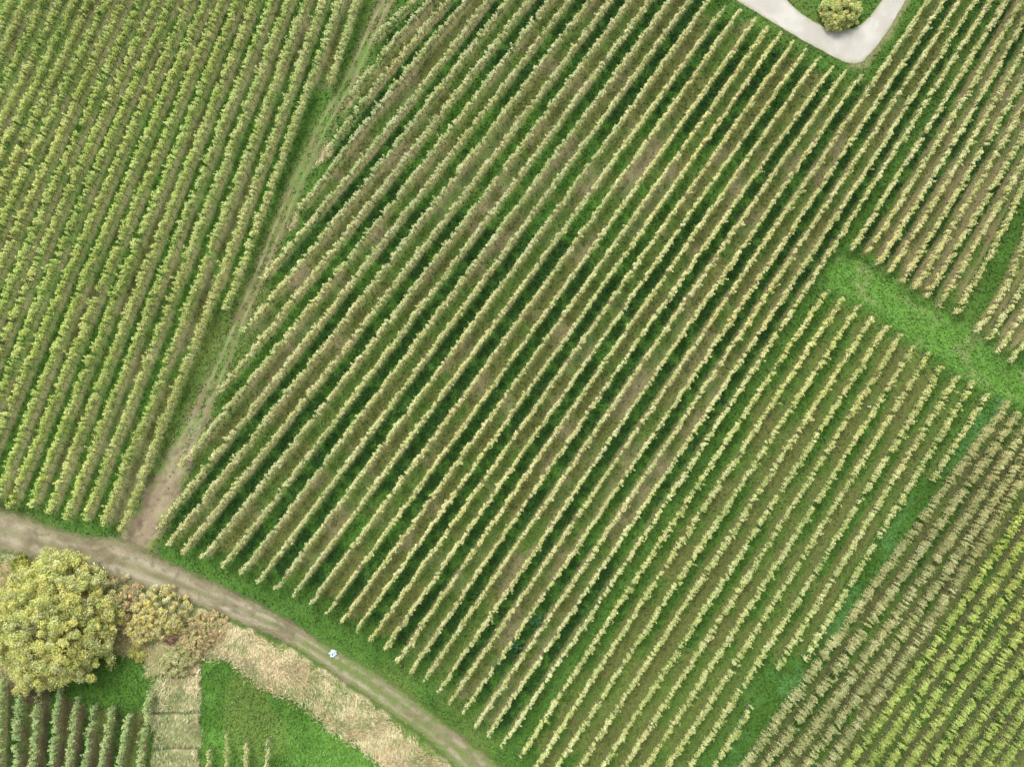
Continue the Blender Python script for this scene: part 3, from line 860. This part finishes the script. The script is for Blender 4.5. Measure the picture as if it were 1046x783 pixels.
# ------------------------------------------------------------------ trees and bushes
def tube(V, Q, p0, p1, r0, r1, nseg=4, sides=7, wob=.06):
    p0, p1 = np.array(p0, float), np.array(p1, float)
    d = unit(p1 - p0); a = unit(np.cross(d, (.3, .9, .2))); b = np.cross(d, a)
    base = len(V)
    L = np.linalg.norm(p1 - p0)
    for i in range(nseg + 1):
        t = i / nseg
        c = p0 + (p1 - p0) * t + (a * rng.normal() + b * rng.normal()) * wob * L * (0 if i in (0, nseg) else 1) * .5
        rr = r0 + (r1 - r0) * t
        for j in range(sides):
            th = 2 * math.pi * j / sides
            V.append(tuple(c + (a * math.cos(th) + b * math.sin(th)) * rr))
    for i in range(nseg):
        for j in range(sides):
            Q.append((base + i * sides + j, base + i * sides + (j + 1) % sides, base + (i + 1) * sides + (j + 1) % sides, base + (i + 1) * sides + j))


def tree(name, top_px, crown_px_r, height, label, cat, pal, n_clump, per, leaf, clump_r, trunk_h, flat=.7, lumps=None, group=None, seed_=1, zlow=.25):
    """top_px: where the crown's middle stands over the ground in the view"""
    r = np.random.default_rng(seed_)
    zc = height * .6
    x, y = ground_xy(*top_px, h=zc)
    rad = crown_px_r / S * (H - zc) / H
    root = empty(name, (x, y, 0), label, cat, group)
    lumps = lumps or [(0, 0, 1.0, height)]
    P, CL = [], []
    for (lx, ly, lr, lh) in lumps:
        m = int(n_clump * lr ** 2 / sum(l[2] ** 2 for l in lumps)) + 3
        d = unit(r.normal(size=(m, 3))); d[:, 2] = np.abs(d[:, 2]) * 1.0 - .15
        rr = (.58 + .42 * r.random(m) ** .45) * (1 + .19 * (N1(d[:, 0] * 3 + lx * 7 + 20, d[:, 1] * 3 + ly * 7 + 20, 1.0, 2) - .5) * 2)
        base_h = lh * zlow
        p = np.stack([lx * rad + d[:, 0] * rr * lr * rad, ly * rad + d[:, 1] * rr * lr * rad, base_h + np.clip(d[:, 2] * rr, -.1, 1) * (lh - base_h - clump_r * .5)], axis=1)
        P.append(p)
    P = np.concatenate(P)
    P[:, 2] = np.maximum(P[:, 2], clump_r * .5)
    nC = len(P)
    ccol = np.array(pal)[r.integers(0, len(pal), nC)] * r.uniform(.85, 1.12, (nC, 1))
    csz = clump_r * r.uniform(.6, 1.35, nC)
    ci = np.repeat(np.arange(nC), per)
    off = unit(r.normal(size=(len(ci), 3))) * (r.random((len(ci), 1)) ** .45) * csz[ci][:, None]
    off[:, 2] *= flat
    cen = P[ci] + off
    cen[:, 2] = np.maximum(cen[:, 2], .05)
    nrm = off + r.normal(0, .45, off.shape) * csz[ci][:, None]
    nrm[:, 2] += .5 * csz[ci]
    v, q = leaf_quads(cen, nrm, leaf * r.uniform(.6, 1.3, len(ci)), 1.2)
    tint = ccol[ci] * r.uniform(.86, 1.14, (len(ci), 1))
    mesh_np('crown', v, q, M_TREE, root, np.repeat(tint, 4, axis=0))
    V, Q = [], []
    tr = max(.05, height * .028)
    tube(V, Q, (0, 0, -.15), (0, 0, trunk_h), tr * 1.3, tr * .9)
    pick = r.choice(nC, min(nC, 26 if height > 4 else 12), replace=False)
    for i in pick:
        e = P[i] * .92
        fork = np.array((0, 0, trunk_h * r.uniform(.75, .98)))
        m_ = fork + (e - fork) * .5 + np.array((0, 0, .08 * height))
        tube(V, Q, fork, m_, tr * .55, tr * .3, 3, 5)
        tube(V, Q, m_, e, tr * .3, tr * .08, 3, 5)
    mesh_np('trunk', V, Q, M_BARK, root, smooth=True)
    return root


YEL = [(.56, .56, .18), (.50, .54, .175), (.60, .58, .20), (.46, .51, .19), (.53, .55, .25)]
tree('broadleaf_tree', (37, 640), 65, 9.0, 'large yellowing broadleaf tree with a round billowing crown in the lower left corner', 'tree', YEL,
     1100, 130, .135, .58, 3.0, lumps=[(0, 0, 1.0, 9.0), (-.5, -.1, .66, 8.4), (.3, .45, .6, 8.0), (.4, -.35, .62, 7.8), (-.1, -.5, .64, 7.8), (.8, .15, .3, 6.0), (.62, -.72, .28, 5.6), (.05, .92, .26, 5.8), (-.35, -.98, .26, 5.5)], seed_=3)
tree('young_tree', (861, 7), 20, 2.7, 'small round yellow-green tree on the grass inside the gravel road bend', 'tree',
     [(.48, .53, .18), (.42, .49, .16), (.56, .54, .20), (.46, .48, .20)], 260, 110, .11, .34, .8, seed_=5)
tree('yellow_bush', (160, 630), 32, 3.0, 'bright golden yellow bush among scrub below the dirt track', 'bush',
     [(.58, .54, .22), (.60, .52, .18), (.52, .51, .23), (.56, .53, .28)], 220, 70, .13, .36, .7, seed_=8,
     lumps=[(0, .1, .9, 3.2), (-.5, -.35, .6, 2.8), (.35, -.15, .5, 2.4)])
tree('pale_bush', (177, 679), 15, 2.0, 'small pale green bush at the top of the dry grass patch', 'bush',
     [(.46, .47, .22), (.40, .43, .18), (.51, .50, .26)], 90, 70, .12, .30, .4, seed_=9)
tree('brown_bush', (121, 620), 31, 1.8, 'russet brown bush between the large tree and the golden bush', 'bush',
     [(.55, .40, .21), (.60, .47, .26), (.50, .36, .19), (.56, .50, .25)], 160, 60, .12, .36, .4, seed_=10,
     lumps=[(0, .2, .9, 2.0), (-.3, -.5, .7, 1.7)])
tree('olive_bush', (101, 630), 20, 3.0, 'grey-green bush hugging the right side of the large yellowing tree', 'bush',
     [(.42, .42, .20), (.47, .46, .22), (.37, .38, .17)], 80, 60, .15, .38, .6, seed_=11)
tree('rusty_bush', (203, 645), 28, 1.5, 'rusty straw coloured bush at the right end of the scrub', 'bush',
     [(.55, .43, .24), (.50, .37, .20), (.54, .49, .25), (.46, .44, .19)], 150, 55, .12, .34, .3, seed_=12, lumps=[(0, 0, .8, 1.5), (.4, .2, .6, 1.2), (-.3, -.4, .6, 1.4)])
tree('dark_red_bush', (172, 652), 6, 1.5, 'dark red leafed bush in the shade of the golden bush', 'bush',
     [(.27, .17, .12), (.33, .22, .15)], 30, 50, .12, .26, .4, seed_=13)
tree('grey_bush', (194, 664), 17, 1.3, 'grey-olive bush right of the small pale green bush', 'bush',
     [(.44, .41, .20), (.48, .44, .23), (.38, .37, .16)], 55, 50, .13, .34, .3, seed_=14)
tree('yellow_shrub', (142, 670), 9, 1.0, 'low yellow shrub at the edge of shaded grass below the scrub', 'bush',
     [(.44, .42, .12), (.36, .38, .11)], 36, 50, .12, .26, .2, seed_=15, lumps=[(0, 0, .7, 1.0), (-.8, .4, .6, .9)])
tree('dark_bush', (527, 661), 5, .9, 'round dark green bush between two pale vine rows near bottom', 'bush',
     [(.03, .11, .035), (.045, .14, .05)], 24, 40, .13, .24, .2, seed_=16)
tree('weed_bush', (547, 633), 6, .6, 'larger leafy emerald weed clump above the round dark bush', 'bush',
     [(.045, .15, .05), (.06, .17, .06)], 20, 36, .14, .24, .15, seed_=17)
for i, (bx, by, br, lab) in enumerate(((20, 578, 10, 'leftmost lime weed shrub between the dirt track and the large tree'),
                                       (56, 589, 9, 'lime weed shrub above the middle of the large tree, by the track'),
                                       (88, 597, 8, 'lime weed shrub at upper right of the large tree, by the track'))):
    tree('weed_shrub', (bx, by), br, .9, lab, 'bush', [(.32, .34, .06), (.40, .38, .08), (.24, .30, .06)], 34, 50, .12, .28, .2, seed_=20 + i, group='weed shrubs along the dirt track')

# ------------------------------------------------------------------ small things
# crumpled sheet on the track: a folded cloth of plastic, thick at its folds
bm = bmesh.new()
NN = 22
grid = {}
for i in range(NN):
    for j in range(NN):
        u, w_ = i / (NN - 1) - .5, j / (NN - 1) - .5
        ex = 1 - .25 * abs(w_) * (1 + math.sin(9 * w_))
        x = u * .85 * ex + .05 * math.sin(11 * w_); y = w_ * .8 * (1 - .2 * abs(u)) + .06 * math.sin(8 * u + 1)
        z = .10 + .13 * (math.sin(7 * u + 4 * w_) * math.cos(6 * w_ - 3 * u)) + .05 * math.sin(17 * u - 12 * w_)
        z *= 1 - 1.5 * max(abs(u), abs(w_)) ** 2 * .9
        grid[i, j] = bm.verts.new((x, y, max(z, .012)))
for i in range(NN - 1):
    for j in range(NN - 1):
        bm.faces.new((grid[i, j], grid[i + 1, j], grid[i + 1, j + 1], grid[i, j + 1]))
bmesh.ops.solidify(bm, geom=bm.faces[:], thickness=.012)
me = bpy.data.meshes.new('plastic_sheet'); bm.to_mesh(me); bm.free(); me.materials.append(M_SHEET)
for p in me.polygons: p.use_smooth = True
sx, sy = ground_xy(340.5, 666.5)
so = bpy.data.objects.new('plastic_sheet', me); COL.objects.link(so); so.location = (sx, sy, .02); so.rotation_euler[2] = R(35)
tag(so, 'small crumpled white and pale blue plastic sheet lying on the dirt track', 'plastic sheet')


def marker(px, py, h, label):
    x, y = ground_xy(px, py)
    bm = bmesh.new()
    bmesh.ops.create_cone(bm, cap_ends=True, segments=10, radius1=.07, radius2=.06, depth=h)
    top = [f for f in bm.faces if f.normal.z > .9]
    ex = bmesh.ops.inset_region(bm, faces=top, thickness=.015)
    bmesh.ops.translate(bm, verts=top[0].verts, vec=(0, 0, .03))
    bmesh.ops.translate(bm, verts=bm.verts, vec=(0, 0, h / 2))
    me = bpy.data.meshes.new('marker_post'); bm.to_mesh(me); bm.free(); me.materials.append(M_WHITE)
    o = bpy.data.objects.new('marker_post', me); COL.objects.link(o); o.location = (x, y, -.03)
    tag(o, label, 'post')


marker(205, 683, 1.1, 'white marker post between the dry grass patch and the small green field')
marker(886, 415, .9, 'tiny white post in the gap of a vine row below the clearing')

# ------------------------------------------------------------------ light, sky, camera
SUN_AZ = math.atan2(-.36, .93)      # the sun stands beyond the top edge, a little left
SUN_EL = R(52)
w = bpy.data.worlds.new('World'); SC.world = w; w.use_nodes = True
nt = w.node_tree
bg = nt.nodes['Background']
sky = nt.nodes.new('ShaderNodeTexSky'); sky.sky_type = 'NISHITA'; sky.sun_disc = False
sky.sun_elevation = SUN_EL; sky.sun_rotation = SUN_AZ
sky.dust_density = 4.0; sky.air_density = 1.0
hs = nt.nodes.new('ShaderNodeHueSaturation'); hs.inputs['Saturation'].default_value = .12
nt.links.new(sky.outputs[0], hs.inputs['Color']); nt.links.new(hs.outputs[0], bg.inputs[0])
bg.inputs[1].default_value = .15
ld = bpy.data.lights.new('sun', 'SUN'); ld.energy = 1.35; ld.angle = R(22); ld.color = (1, .965, .9)
lo = bpy.data.objects.new('sun', ld); COL.objects.link(lo)
dx, dy, dz = math.sin(SUN_AZ) * math.cos(SUN_EL), math.cos(SUN_AZ) * math.cos(SUN_EL), math.sin(SUN_EL)
from mathutils import Vector
lo.rotation_euler = Vector((-dx, -dy, -dz)).to_track_quat('-Z', 'Y').to_euler()
lo.location = (0, 0, 120)

cd = bpy.data.cameras.new('camera'); cam = bpy.data.objects.new('camera', cd); COL.objects.link(cam)
cam.location = (0, 0, H); cam.rotation_euler = (0, 0, 0)
cd.sensor_width = 36; cd.lens = 18 * H / (1046 / 2 / S); cd.clip_end = 4000; cd.clip_start = .5
SC.camera = cam
vs = SC.view_settings
vs.view_transform = 'Standard'; vs.look = 'None'; vs.gamma = 1; vs.use_curve_mapping = False
vs.exposure = 1.12
SC.cycles.max_bounces = 5; SC.cycles.diffuse_bounces = 3; SC.cycles.transparent_max_bounces = 8
SC.cycles.use_denoising = True
